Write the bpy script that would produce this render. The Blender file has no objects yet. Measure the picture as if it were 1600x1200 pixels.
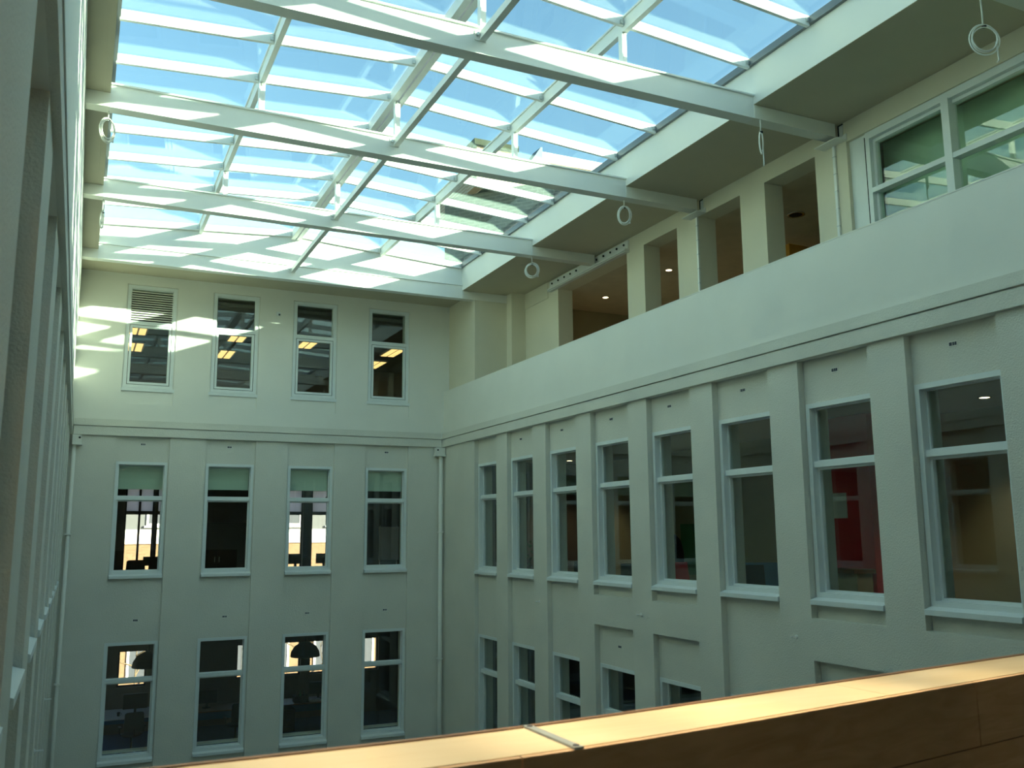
import bpy, math, random
from mathutils import Vector, Matrix

random.seed(7)
scene = bpy.context.scene
C = scene.collection

# ------------------------------------------------------------------ camera
CAMX, YAW, PITCH, ROLL, FPX = 0.2541, math.radians(25.2951), math.radians(9.3554), math.radians(-0.3919), 1426.2
fw = Vector((math.sin(YAW) * math.cos(PITCH), math.cos(YAW) * math.cos(PITCH), math.sin(PITCH)))
rt = Vector((math.cos(YAW), -math.sin(YAW), 0))
up = rt.cross(fw)
r2 = rt * math.cos(ROLL) + up * math.sin(ROLL)
u2 = -rt * math.sin(ROLL) + up * math.cos(ROLL)
cam_d = bpy.data.cameras.new('camera')
cam_d.sensor_width = 36
cam_d.lens = FPX / 1600 * 36
cam_d.clip_start = 0.05
cam_d.clip_end = 400
cam_d.dof.use_dof = True
cam_d.dof.focus_distance = 16.0
cam_d.dof.aperture_fstop = 5.0
cam = bpy.data.objects.new('camera', cam_d)
C.objects.link(cam)
M = Matrix(((r2.x, u2.x, -fw.x, CAMX), (r2.y, u2.y, -fw.y, 0), (r2.z, u2.z, -fw.z, 0), (0, 0, 0, 1)))
cam.matrix_world = M
scene.camera = cam

# ------------------------------------------------------------------ world, sun, exposure
world = bpy.data.worlds.new('world')
scene.world = world
world.use_nodes = True
wn = world.node_tree
wn.nodes.clear()
wo = wn.nodes.new('ShaderNodeOutputWorld')
wb = wn.nodes.new('ShaderNodeBackground')
SUNV = Vector((0.98, -1.0, 0.365))      # towards the sun
st = wn.nodes.new('ShaderNodeTexSky')
st.sky_type = 'NISHITA'
st.sun_disc = False
st.sun_elevation = math.atan2(SUNV.z, math.hypot(SUNV.x, SUNV.y))
st.sun_rotation = math.atan2(SUNV.x, SUNV.y)
st.air_density = 1.0
st.dust_density = 1.2
st.ozone_density = 1.0
wn.links.new(st.outputs[0], wb.inputs[0])
wb.inputs[1].default_value = 0.42
wn.links.new(wb.outputs[0], wo.inputs[0])

sun_d = bpy.data.lights.new('sun', 'SUN')
sun_d.energy = 26.0
sun_d.angle = math.radians(0.55)
sun_d.color = (1.0, 0.88, 0.68)
sun = bpy.data.objects.new('sun', sun_d)
C.objects.link(sun)
sun.location = (30, -30, 20)
sun.rotation_euler = (-SUNV).to_track_quat('-Z', 'Y').to_euler()

vs = scene.view_settings
vs.view_transform = 'Standard'
vs.look = 'None'
vs.exposure = 0.0
vs.gamma = 1.0
vs.use_curve_mapping = False

# ------------------------------------------------------------------ materials
def nodes_mat(name):
    m = bpy.data.materials.new(name)
    m.use_nodes = True
    return m, m.node_tree, m.node_tree.nodes['Principled BSDF']

def mat(name, col, rough=0.6, var=0.06, scale=3.0, bump=0.0, bscale=60.0, metal=0.0, spec=0.4, stretch=None):
    m, nt, b = nodes_mat(name)
    tc = nt.nodes.new('ShaderNodeTexCoord')
    mp = nt.nodes.new('ShaderNodeMapping')
    if stretch:
        mp.inputs['Scale'].default_value = stretch
    nt.links.new(tc.outputs['Object'], mp.inputs[0])
    n = nt.nodes.new('ShaderNodeTexNoise')
    n.inputs['Scale'].default_value = scale
    n.inputs['Detail'].default_value = 5
    nt.links.new(mp.outputs[0], n.inputs['Vector'])
    r = nt.nodes.new('ShaderNodeValToRGB')
    r.color_ramp.elements[0].position = 0.3
    r.color_ramp.elements[1].position = 0.7
    r.color_ramp.elements[0].color = tuple(c * (1 - var) for c in col) + (1,)
    r.color_ramp.elements[1].color = tuple(min(1, c * (1 + var)) for c in col) + (1,)
    nt.links.new(n.outputs['Fac'], r.inputs[0])
    nt.links.new(r.outputs[0], b.inputs['Base Color'])
    b.inputs['Roughness'].default_value = rough
    b.inputs['Metallic'].default_value = metal
    b.inputs['Specular IOR Level'].default_value = spec
    if bump > 0:
        n2 = nt.nodes.new('ShaderNodeTexNoise')
        n2.inputs['Scale'].default_value = bscale
        n2.inputs['Detail'].default_value = 6
        nt.links.new(mp.outputs[0], n2.inputs['Vector'])
        bp = nt.nodes.new('ShaderNodeBump')
        bp.inputs['Strength'].default_value = bump
        bp.inputs['Distance'].default_value = 0.012
        nt.links.new(n2.outputs['Fac'], bp.inputs['Height'])
        nt.links.new(bp.outputs[0], b.inputs['Normal'])
    return m

def glass_mat(name, tint, f0=0.05):
    m = bpy.data.materials.new(name)
    m.use_nodes = True
    nt = m.node_tree
    nt.nodes.clear()
    out = nt.nodes.new('ShaderNodeOutputMaterial')
    mix = nt.nodes.new('ShaderNodeMixShader')
    tr = nt.nodes.new('ShaderNodeBsdfTransparent')
    gl = nt.nodes.new('ShaderNodeBsdfGlossy')
    tr.inputs[0].default_value = tint + (1,)
    gl.inputs['Roughness'].default_value = 0.0
    gl.inputs[0].default_value = (1, 1, 1, 1)
    lw = nt.nodes.new('ShaderNodeLayerWeight')
    lw.inputs['Blend'].default_value = 0.5
    p = nt.nodes.new('ShaderNodeMath'); p.operation = 'POWER'; p.inputs[1].default_value = 5
    q = nt.nodes.new('ShaderNodeMath'); q.operation = 'MULTIPLY_ADD'
    q.inputs[1].default_value = 1 - f0
    q.inputs[2].default_value = f0
    nt.links.new(lw.outputs['Facing'], p.inputs[0])
    nt.links.new(p.outputs[0], q.inputs[0])
    nt.links.new(q.outputs[0], mix.inputs[0])
    nt.links.new(tr.outputs[0], mix.inputs[1])
    nt.links.new(gl.outputs[0], mix.inputs[2])
    nt.links.new(mix.outputs[0], out.inputs[0])
    return m

def emit_mat(name, col, strength):
    m = bpy.data.materials.new(name)
    m.use_nodes = True
    nt = m.node_tree
    nt.nodes.clear()
    out = nt.nodes.new('ShaderNodeOutputMaterial')
    em = nt.nodes.new('ShaderNodeEmission')
    em.inputs[0].default_value = col + (1,)
    em.inputs[1].default_value = strength
    nt.links.new(em.outputs[0], out.inputs[0])
    return m

def brick_mat(name, c1, c2, mortar, scale=1.0, plane='xz'):
    m, nt, b = nodes_mat(name)
    tc = nt.nodes.new('ShaderNodeTexCoord')
    sp = nt.nodes.new('ShaderNodeSeparateXYZ')
    cb = nt.nodes.new('ShaderNodeCombineXYZ')
    nt.links.new(tc.outputs['Object'], sp.inputs[0])
    nt.links.new(sp.outputs['X'], cb.inputs['X'])
    nt.links.new(sp.outputs['Z'], cb.inputs['Y'])
    br = nt.nodes.new('ShaderNodeTexBrick')
    br.inputs['Color1'].default_value = c1 + (1,)
    br.inputs['Color2'].default_value = c2 + (1,)
    br.inputs['Mortar'].default_value = mortar + (1,)
    br.inputs['Scale'].default_value = scale
    br.inputs['Mortar Size'].default_value = 0.018
    br.inputs['Brick Width'].default_value = 0.44
    br.inputs['Row Height'].default_value = 0.14
    nt.links.new(cb.outputs[0], br.inputs['Vector'])
    nt.links.new(br.outputs['Color'], b.inputs['Base Color'])
    bp = nt.nodes.new('ShaderNodeBump')
    bp.inputs['Strength'].default_value = 0.5
    bp.inputs['Distance'].default_value = 0.02
    nt.links.new(br.outputs['Fac'], bp.inputs['Height'])
    bp.invert = True
    nt.links.new(bp.outputs[0], b.inputs['Normal'])
    b.inputs['Roughness'].default_value = 0.85
    return m

def wood_mat(name, c1, c2, rough, scale=6.0, stretch=(0.35, 6, 6), coat=0.0):
    m, nt, b = nodes_mat(name)
    tc = nt.nodes.new('ShaderNodeTexCoord')
    mp = nt.nodes.new('ShaderNodeMapping')
    mp.inputs['Scale'].default_value = stretch
    nt.links.new(tc.outputs['Object'], mp.inputs[0])
    n = nt.nodes.new('ShaderNodeTexNoise')
    n.inputs['Scale'].default_value = scale
    n.inputs['Detail'].default_value = 7
    n.inputs['Distortion'].default_value = 1.4
    nt.links.new(mp.outputs[0], n.inputs['Vector'])
    r = nt.nodes.new('ShaderNodeValToRGB')
    r.color_ramp.elements[0].position = 0.35
    r.color_ramp.elements[1].position = 0.68
    r.color_ramp.elements[0].color = c1 + (1,)
    r.color_ramp.elements[1].color = c2 + (1,)
    nt.links.new(n.outputs['Fac'], r.inputs[0])
    nt.links.new(r.outputs[0], b.inputs['Base Color'])
    b.inputs['Roughness'].default_value = rough
    b.inputs['Coat Weight'].default_value = coat
    return m

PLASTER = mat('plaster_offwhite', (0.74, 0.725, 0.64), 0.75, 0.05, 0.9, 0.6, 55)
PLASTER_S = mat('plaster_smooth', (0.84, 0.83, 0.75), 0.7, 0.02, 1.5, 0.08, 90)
GALLERY = mat('plaster_gallery_cream', (0.76, 0.71, 0.55), 0.7, 0.02, 1.5, 0.06, 90)
SOFFIT = mat('soffit_board', (0.60, 0.545, 0.41), 0.75, 0.02, 2)
STEEL_W = mat('white_painted_steel', (0.84, 0.85, 0.81), 0.45, 0.01, 4)
FRAME_W = mat('white_window_paint', (0.80, 0.84, 0.82), 0.4, 0.015, 6)
DARKSLOT = mat('dark_slot', (0.03, 0.035, 0.03), 0.8)
GLASS_ROOF = glass_mat('roof_glass', (0.825, 0.99, 0.955), 0.04)
GLASS_WIN = glass_mat('window_glass', (0.90, 0.95, 0.92), 0.05)
GLASS_CLEAR = glass_mat('clear_glass', (0.95, 0.97, 0.97), 0.04)
CABLE = mat('white_cable', (0.82, 0.82, 0.76), 0.5)
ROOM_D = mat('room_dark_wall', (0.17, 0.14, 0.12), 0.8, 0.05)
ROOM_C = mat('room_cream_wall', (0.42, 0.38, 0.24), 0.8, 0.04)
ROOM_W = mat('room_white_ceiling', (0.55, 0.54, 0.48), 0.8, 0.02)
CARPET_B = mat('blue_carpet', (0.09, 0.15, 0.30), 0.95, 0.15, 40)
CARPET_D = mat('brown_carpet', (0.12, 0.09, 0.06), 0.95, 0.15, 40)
BLIND = mat('green_blind_fabric', (0.66, 0.72, 0.62), 0.9, 0.02, 20)
BLACKP = mat('black_plastic', (0.02, 0.02, 0.022), 0.5)
DKFAB = mat('dark_fabric', (0.035, 0.036, 0.04), 0.95, 0.1, 60)
GREYFAB = mat('grey_green_mesh_fabric', (0.10, 0.11, 0.10), 0.95, 0.1, 60)
CHROME = mat('chrome_metal', (0.7, 0.7, 0.7), 0.25, 0.0, 3, metal=1.0)
DESKW = mat('pale_desk_laminate', (0.80, 0.83, 0.88), 0.18, 0.02)
DESKB = wood_mat('brown_desk_wood', (0.16, 0.09, 0.05), (0.24, 0.14, 0.08), 0.45)
PAPER = mat('paper_white', (0.85, 0.86, 0.86), 0.8, 0.02)
REDP = mat('red_paint', (0.62, 0.012, 0.02), 0.5, 0.05)
ORANGE = mat('orange_paint', (0.75, 0.36, 0.05), 0.7, 0.03)
GREENP = mat('green_paint', (0.05, 0.22, 0.10), 0.6, 0.05)
BLUEP = mat('blue_fabric', (0.05, 0.16, 0.30), 0.9, 0.05)
LEAF = mat('leaf_green', (0.10, 0.22, 0.07), 0.6, 0.3, 8)
TERRA = mat('plant_pot', (0.20, 0.12, 0.08), 0.8)
WOOD_DK = wood_mat('parapet_panel_wood', (0.50, 0.33, 0.19), (0.62, 0.43, 0.27), 0.5, 4.0, (0.5, 4, 5))
WOOD_LT = wood_mat('ledge_birch_wood', (0.76, 0.62, 0.38), (0.82, 0.69, 0.46), 0.3, 3.0, (0.4, 3, 3), coat=0.3)
WOOD_EDGE = wood_mat('ledge_edge_wood', (0.16, 0.09, 0.05), (0.22, 0.13, 0.07), 0.5)
EAVE = mat('grey_eave_profile', (0.22, 0.24, 0.25), 0.4)
ALU = mat('aluminium_strip', (0.62, 0.64, 0.62), 0.35, 0.03, 20, metal=0.7)
ZINC = mat('zinc_sheet', (0.09, 0.12, 0.15), 0.55, 0.05, 4, metal=0.5)
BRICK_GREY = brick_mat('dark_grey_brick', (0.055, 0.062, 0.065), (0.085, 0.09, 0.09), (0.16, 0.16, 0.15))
BRICK_TAN = brick_mat('tan_brick', (0.26, 0.16, 0.10), (0.36, 0.24, 0.16), (0.55, 0.48, 0.40))
BRICK_STREET = brick_mat('street_brick', (0.20, 0.115, 0.06), (0.27, 0.16, 0.085), (0.26, 0.2, 0.14))
STUCCO = mat('white_stucco', (0.82, 0.82, 0.80), 0.8, 0.03)
SLATE = mat('slate_grey', (0.07, 0.08, 0.10), 0.7, 0.1, 6)
MOSS = mat('mossy_stone', (0.035, 0.04, 0.024), 0.9, 0.4, 5, 0.8, 12)
BARK = mat('tree_bark', (0.17, 0.13, 0.08), 0.9, 0.2, 10)
GROUND = mat('street_paving', (0.30, 0.28, 0.25), 0.9, 0.08, 1.0)
ROOFING = mat('roof_membrane', (0.30, 0.30, 0.29), 0.9, 0.05, 2)
LAMP_ON = emit_mat('tube_lamp_glow', (1.0, 0.62, 0.22), 1.7)
SPOT_ON = emit_mat('downlight_glow', (1.0, 0.80, 0.50), 6.0)

# ------------------------------------------------------------------ mesh helpers
class MB:
    def __init__(s):
        s.v = []; s.f = []
    def box(s, x0, x1, y0, y1, z0, z1):
        i = len(s.v)
        s.v += [(x0, y0, z0), (x1, y0, z0), (x1, y1, z0), (x0, y1, z0), (x0, y0, z1), (x1, y0, z1), (x1, y1, z1), (x0, y1, z1)]
        s.f += [(i, i+3, i+2, i+1), (i+4, i+5, i+6, i+7), (i, i+1, i+5, i+4), (i+1, i+2, i+6, i+5), (i+2, i+3, i+7, i+6), (i+3, i, i+4, i+7)]
        return s
    def hexa(s, p):                      # 8 points: bottom ring then top ring
        i = len(s.v); s.v += [tuple(q) for q in p]
        s.f += [(i, i+3, i+2, i+1), (i+4, i+5, i+6, i+7), (i, i+1, i+5, i+4), (i+1, i+2, i+6, i+5), (i+2, i+3, i+7, i+6), (i+3, i, i+4, i+7)]
        return s
    def prism(s, poly, axis, a0, a1):    # poly in the two other axes
        i = len(s.v); n = len(poly)
        def P(a, q):
            return (a, q[0], q[1]) if axis == 'X' else ((q[0], a, q[1]) if axis == 'Y' else (q[0], q[1], a))
        s.v += [P(a0, q) for q in poly] + [P(a1, q) for q in poly]
        s.f.append(tuple(range(i, i+n))[::-1]); s.f.append(tuple(range(i+n, i+2*n)))
        for k in range(n):
            l = (k+1) % n
            s.f.append((i+k, i+l, i+n+l, i+n+k))
        return s
    def tube(s, pts, r, n=8, closed=False):
        pts = [Vector(p) for p in pts]
        rr = r if isinstance(r, (list, tuple)) else [r]*len(pts)
        i0 = len(s.v); m = len(pts)
        prev = None
        for k, p in enumerate(pts):
            a = pts[(k-1) % m] if (closed or k > 0) else p
            b = pts[(k+1) % m] if (closed or k < m-1) else p
            t = (b-a).normalized()
            if prev is None:
                x = t.cross(Vector((0, 0, 1)))
                if x.length < 1e-3: x = t.cross(Vector((1, 0, 0)))
            else:
                x = prev - t*prev.dot(t)
            x.normalize(); prev = x
            y = t.cross(x)
            for j in range(n):
                an = 2*math.pi*j/n
                s.v.append(tuple(p + (x*math.cos(an) + y*math.sin(an))*rr[k]))
        for k in range(m if closed else m-1):
            k2 = (k+1) % m
            for j in range(n):
                j2 = (j+1) % n
                s.f.append((i0+k*n+j, i0+k*n+j2, i0+k2*n+j2, i0+k2*n+j))
        if not closed:
            s.f.append(tuple(i0+j for j in range(n))[::-1])
            s.f.append(tuple(i0+(m-1)*n+j for j in range(n)))
        return s
    def lathe(s, prof, c=(0, 0, 0), n=20):
        i0 = len(s.v); m = len(prof)
        for r, z in prof:
            for j in range(n):
                an = 2*math.pi*j/n
                s.v.append((c[0]+r*math.cos(an), c[1]+r*math.sin(an), c[2]+z))
        for k in range(m-1):
            for j in range(n):
                j2 = (j+1) % n
                s.f.append((i0+k*n+j, i0+k*n+j2, i0+(k+1)*n+j2, i0+(k+1)*n+j))
        s.f.append(tuple(i0+j for j in range(n))[::-1])
        s.f.append(tuple(i0+(m-1)*n+j for j in range(n)))
        return s
    def ball(s, c, rx, ry, rz, n=10, m=7):
        i0 = len(s.v)
        for k in range(m+1):
            th = math.pi*(k+0.02)/(m+0.04)
            for j in range(n):
                an = 2*math.pi*j/n
                s.v.append((c[0]+rx*math.sin(th)*math.cos(an), c[1]+ry*math.sin(th)*math.sin(an), c[2]-rz*math.cos(th)))
        for k in range(m):
            for j in range(n):
                j2 = (j+1) % n
                s.f.append((i0+k*n+j, i0+k*n+j2, i0+(k+1)*n+j2, i0+(k+1)*n+j))
        s.f.append(tuple(i0+j for j in range(n))[::-1])
        s.f.append(tuple(i0+m*n+j for j in range(n)))
        return s
    def layer(s, axis, d0, d1, us, zs, holes):
        """a wall layer d0..d1 thick over the rectangle us x zs with rectangular holes (u0,u1,z0,z1); only boundary faces"""
        U = sorted(set([us[0], us[1]] + [min(max(h[k], us[0]), us[1]) for h in holes for k in (0, 1)]))
        Z = sorted(set([zs[0], zs[1]] + [min(max(h[k], zs[0]), zs[1]) for h in holes for k in (2, 3)]))
        nu, nz = len(U)-1, len(Z)-1
        def solid(a, b):
            if a < 0 or b < 0 or a >= nu or b >= nz: return False
            uc, zc = (U[a]+U[a+1])/2, (Z[b]+Z[b+1])/2
            return not any(h[0] < uc < h[1] and h[2] < zc < h[3] for h in holes)
        idx = {}
        def V(a, b, d):
            k = (a, b, d)
            if k not in idx:
                idx[k] = len(s.v)
                dd = d1 if d else d0
                s.v.append((U[a], dd, Z[b]) if axis == 'Y' else (dd, U[a], Z[b]))
            return idx[k]
        for a in range(nu):
            for b in range(nz):
                if not solid(a, b): continue
                s.f.append((V(a, b, 0), V(a+1, b, 0), V(a+1, b+1, 0), V(a, b+1, 0)))
                s.f.append((V(a, b, 1), V(a, b+1, 1), V(a+1, b+1, 1), V(a+1, b, 1)))
                if not solid(a-1, b): s.f.append((V(a, b, 0), V(a, b+1, 0), V(a, b+1, 1), V(a, b, 1)))
                if not solid(a+1, b): s.f.append((V(a+1, b, 0), V(a+1, b, 1), V(a+1, b+1, 1), V(a+1, b+1, 0)))
                if not solid(a, b-1): s.f.append((V(a, b, 0), V(a, b, 1), V(a+1, b, 1), V(a+1, b, 0)))
                if not solid(a, b+1): s.f.append((V(a, b+1, 0), V(a+1, b+1, 0), V(a+1, b+1, 1), V(a, b+1, 1)))
        return s
    def mesh(s, name, m, smooth=False):
        me = bpy.data.meshes.new(name)
        me.from_pydata(s.v, [], s.f)
        if m is not None: me.materials.append(m)
        if smooth:
            me.polygons.foreach_set('use_smooth', [True]*len(me.polygons))
        me.validate()
        import bmesh
        bm = bmesh.new(); bm.from_mesh(me)
        bmesh.ops.recalc_face_normals(bm, faces=bm.faces)
        bm.to_mesh(me); bm.free()
        return me
    def build(s, name, m, parent=None, smooth=False, loc=None, rot=None, **kw):
        return link(name, s.mesh(name, m, smooth), parent, loc, rot, **kw)

def link(name, me, parent=None, loc=None, rot=None, label=None, cat=None, group=None, kind=None):
    o = bpy.data.objects.new(name, me)
    C.objects.link(o)
    if parent is not None: o.parent = parent
    if loc is not None: o.location = loc
    if rot is not None: o.rotation_euler = rot
    tag(o, label, cat, group, kind)
    return o

def tag(o, label=None, cat=None, group=None, kind=None):
    if label: o['label'] = label
    if cat: o['category'] = cat
    if group: o['group'] = group
    if kind: o['kind'] = kind
    return o

def thing(name, loc=(0, 0, 0), rz=0, label=None, cat=None, group=None, kind=None):
    return link(name, None, None, loc, (0, 0, rz), label, cat, group, kind)

def copy_tree(o, parent=None):
    c = o.copy(); C.objects.link(c); c.parent = parent
    for ch in list(o.children): copy_tree(ch, c)
    return c

PI = math.pi
def box(*a): return MB().box(*a)

# ------------------------------------------------------------------ main dimensions (metres, eye height is z = 0)
W, D, ZS = 8.47, 21.45, 5.80             # right wall plane, back wall plane, soffit level
REC = 0.05                               # recess depth on the back wall
RECR = 0.10                              # recess depth on the side walls
ZC0, ZC1 = 2.164, 2.364                  # cornice band
FLOORS = (-5.45, -1.62, 2.2)             # floor levels
ZBASE = -9.4
BCOL = [(0.91, 2.01), (2.77, 3.87), (4.60, 5.70), (6.46, 7.55)]
TCOL = [(0.967, 1.995), (2.805, 3.82), (4.645, 5.68), (6.50, 7.53)]
RCOL = [(18.22, 19.44), (16.44, 17.66), (14.66, 15.87), (12.875, 14.11), (11.14, 12.31), (9.40, 10.60), (7.685, 8.84), (6.01, 7.15), (4.28, 5.45)]
LCOL = [(e-1.2, e) for e in (4.75, 6.72, 8.70, 10.60, 12.40, 14.20, 16.00, 17.80, 19.60)]
XL = 0.0                                 # face of the left wall below the cornice
MT, MBt = 1.615, -0.873                  # middle row window top / sill bottom
BT, BB = -2.195, -4.634                  # lower row
TT, TB = 5.557, 3.168                    # upper row
YE = 19.80                               # far end of the roof opening
YN = 2.30                                # near end of the atrium

# ------------------------------------------------------------------ structure: back wall
def hole(u0, u1, zt, zb, m=0.02):
    return (u0+m, u1-m, zb+0.05, zt-m)
mb = MB()
front = [(a, b, ZBASE, ZC0) for a, b in BCOL]
mb.layer('Y', D, D+REC, (XL, W+0.3), (ZBASE, ZC0), front)
mb2 = MB()
tfront = [(a-0.02, b+0.02, ZC1+0.52, TT+0.01) for a, b in TCOL]
mb2.layer('Y', D, D+0.03, (0.0, W+0.45), (ZC0, ZS), tfront)
wins = [hole(a+0.03, b-0.03, MT, MBt) for a, b in BCOL] + [hole(a+0.03, b-0.03, BT, BB) for a, b in BCOL]
mb.layer('Y', D+REC, D+0.45, (-0.6, W+0.6), (ZBASE, ZC0), wins)
mb2.layer('Y', D+0.03, D+0.45, (-0.6, W+1.9), (ZC0, ZS), [hole(a, b, TT, TB) for a, b in TCOL])
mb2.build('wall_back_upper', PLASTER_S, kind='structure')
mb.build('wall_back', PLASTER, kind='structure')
# cornice bands
def cornice(name, axis, d, sgn, a0, a1, k=1.0):
    m = MB()
    def bx(p0, p1, z0, z1):
        lo, hi = sorted((d + sgn*p0*k, d + sgn*p1*k))
        if axis == 'Y': m.box(a0, a1, lo, hi, z0, z1)
        else: m.box(lo, hi, a0, a1, z0, z1)
    bx(0.0, 0.06, ZC0, ZC1-0.02)
    bx(0.0, 0.025, ZC1-0.02, ZC1)
    bx(0.0, 0.07, ZC1, ZC1+0.035)
    bx(0.0, 0.03, ZC1+0.035, ZC1+0.15)
    m.build(name, PLASTER, kind='structure')
cornice('trim_1', 'Y', D, -1, XL+0.07, W-0.07)
cornice('trim_2', 'X', W, -1, YN, D)
cornice('trim_3', 'X', XL, 1, YN, D, 0.8)

# ------------------------------------------------------------------ structure: right wall with gallery parapet
mb = MB()
def rec_right(i):
    a, b = RCOL[i]
    if i in (3, 4, 6, 7, 8):
        return [(a, b, -1.04, ZC0), (a, b, ZBASE, -1.54)]
    return [(a, b, ZBASE, ZC0)]
fr = [h for i in range(9) for h in rec_right(i)]
mb.layer('X', W, W+RECR, (YN, D), (ZBASE, ZC0), fr)
mb.layer('X', W+RECR, W+0.43, (YN, D+0.4), (ZBASE, ZC0), [hole(a+0.02, b-0.02, MT-0.01, MBt) for a, b in RCOL] + [hole(a+0.02, b-0.02, BT, BB) for a, b in RCOL])
mb.build('wall_right', PLASTER, kind='structure')
mb = MB()
mb.box(W, W+0.2, YN, D, ZC0, 3.56)
mb.box(W-0.004, W+0.21, YN, D, 3.56, 3.576)
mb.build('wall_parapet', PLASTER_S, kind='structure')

# ------------------------------------------------------------------ structure: left wall
mb = MB()
mb.layer('X', XL-RECR, XL, (YN, D), (ZBASE, ZC0), [(a, b, ZBASE, ZC0) for a, b in LCOL])
mb.layer('X', -0.45, XL-RECR, (YN, D+0.4), (ZBASE, ZC0), [hole(a+0.02, b-0.02, MT, MBt) for a, b in LCOL] + [hole(a+0.02, b-0.02, BT, BB) for a, b in LCOL])
mb.build('wall_left', PLASTER, kind='structure')
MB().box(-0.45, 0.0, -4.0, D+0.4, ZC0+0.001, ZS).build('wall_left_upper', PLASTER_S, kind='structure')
MB().box(-0.45, 0.0, -4.0, YN, ZBASE, ZC0).build('wall_landing_side', PLASTER_S, kind='structure')
# wall above the landing where the picture was taken, and the landing itself
mb = MB()
mb.layer('Y', YN-0.3, YN, (0.0, 14.0), (2.75, ZS), [(1.0+1.9*k, 2.1+1.9*k, 3.5, 5.3) for k in range(4)])
mb.build('wall_front', PLASTER_S, kind='structure')
MB().box(0, 14, -4.3, -4.0, ZBASE, ZS).build('wall_landing_rear', PLASTER_S, kind='structure')
MB().box(0, 14, -4.0, 2.12, FLOORS[1]-0.3, FLOORS[1]).build('floor', mat('landing_floor', (0.42, 0.33, 0.22), 0.5), kind='structure')
MB().box(0, 14, -4.0, YN-0.3, 2.75, 3.0).build('ceiling', SOFFIT, kind='structure')
MB().box(0, W, -4.0, D, ZBASE-0.3, ZBASE).build('floor', mat('atrium_stone_floor', (0.45, 0.43, 0.38), 0.5), kind='structure')
MB().box(0.0, 14, 1.9, 2.12, ZBASE, FLOORS[1]).build('wall_front_lower', PLASTER, kind='structure')

# ------------------------------------------------------------------ structure: soffits (roof slabs) and upstands
MB().box(8.381, 14.6, -4.3, 19.90, ZS, 6.30).build('ceiling', SOFFIT, kind='structure')
MB().box(-1.3, 0.219, D+0.3, 29.6, ZS, 6.30).box(-5.5, 0.219, -4.3, D+0.299, ZS, 6.30).build('ceiling', SOFFIT, kind='structure')
MB().box(0.22, 14.6, 19.901, 29.6, ZS, 6.30).build('ceiling', SOFFIT, kind='structure')
MB().box(0.22, 8.38, -4.3, YN-0.101, ZS, 6.30).build('ceiling', SOFFIT, kind='structure')
MB().box(0.2195, 0.2995, YN, YE, ZS, ZS+0.004).box(8.3005, 8.3805, YN, YE, ZS, ZS+0.004).build('trim_9', SOFFIT, kind='structure')
def zgl(x):                              # underside of the glass along the shallow gable
    return 6.47 + 0.13*(4.0-abs(x-4.30))/2.0
UPS = mat('upstand_white', (0.80, 0.81, 0.77), 0.6, 0.01, 2)
MB().box(8.3, 8.38, YN, YE, ZS+0.005, 6.46).build('trim_4', UPS, kind='structure')
MB().box(0.22, 0.30, YN, YE, ZS+0.005, 6.46).build('trim_5', UPS, kind='structure')
MB().prism([(0.22, ZS), (8.38, ZS), (8.38, 6.46), (4.30, 6.70), (0.22, 6.46)], 'Y', YE, YE+0.10).build('trim_6', UPS, kind='structure')
MB().prism([(0.22, ZS), (8.38, ZS), (8.38, 6.46), (4.30, 6.70), (0.22, 6.46)], 'Y', YN-0.1, YN).build('trim_7', UPS, kind='structure')

# ------------------------------------------------------------------ windows (structure, parts as children)
WCACHE = {}
def window_parts(w, h, zt, style):
    k = (round(w, 3), round(h, 3), round(zt, 3), style)
    if k in WCACHE: return WCACHE[k]
    P = {}
    x = w/2
    fwid = 0.07 if style == 'top' else 0.06
    dep = 0.16 if style != 'top' else 0.10
    m = MB()
    m.layer('Y', -0.012, dep, (-x, x), (0.075, h), [(-x+fwid, x-fwid, 0.145, h-fwid)])
    P['frame'] = m.mesh('frame', FRAME_W)
    m = MB()
    if style != 'top':
        so = 0.118 if style == 'side' else 0.09
        m.prism([(-so, 0.0), (0.06, 0.0), (0.06, 0.09), (-0.02, 0.085), (-so, 0.055)], 'X', -x-0.005, x+0.005)
    else:
        m.prism([(-0.03, 0.0), (0.06, 0.0), (0.06, 0.085), (-0.03, 0.07)], 'X', -x-0.04, x+0.04)
    P['sill'] = m.mesh('sill', FRAME_W)
    P['transom'] = box(-x+fwid, x-fwid, 0.02 if style != 'top' else -0.008, dep, zt-0.038, zt+0.038).mesh('transom', FRAME_W)
    s = 0.03 if style != 'top' else 0.062
    y0, y1 = (0.075, 0.135) if style != 'top' else (-0.004, 0.08)
    g = 0.0 if style != 'top' else 0.012
    m = MB()
    m.layer('Y', y0, y1, (-x+fwid+g, x-fwid-g), (0.145+g, zt-0.038-g), [(-x+fwid+s, x-fwid-s, 0.145+s, zt-0.038-s)])
    P['lower_sash'] = m.mesh('lower_sash', FRAME_W)
    yp = (y0+y1)/2 + 0.015
    P['lower_pane'] = box(-x+fwid+s-0.005, x-fwid-s+0.005, yp-0.003, yp+0.003, 0.145+s-0.005, zt-0.038-s+0.005).mesh('lower_pane', GLASS_WIN)
    P['upper_pane'] = box(-x+fwid-0.003, x-fwid+0.003, yp-0.003, yp+0.003, zt+0.03, h-fwid+0.003).mesh('upper_pane', GLASS_WIN)
    P['glazing_bead'] = MB().layer('Y', yp-0.03, yp-0.004, (-x+fwid, x-fwid), (zt+0.038, h-fwid), [(-x+fwid+0.016, x-fwid-0.016, zt+0.054, h-fwid-0.016)]).mesh('glazing_bead', FRAME_W)
    WCACHE[k] = P
    return P

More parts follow.
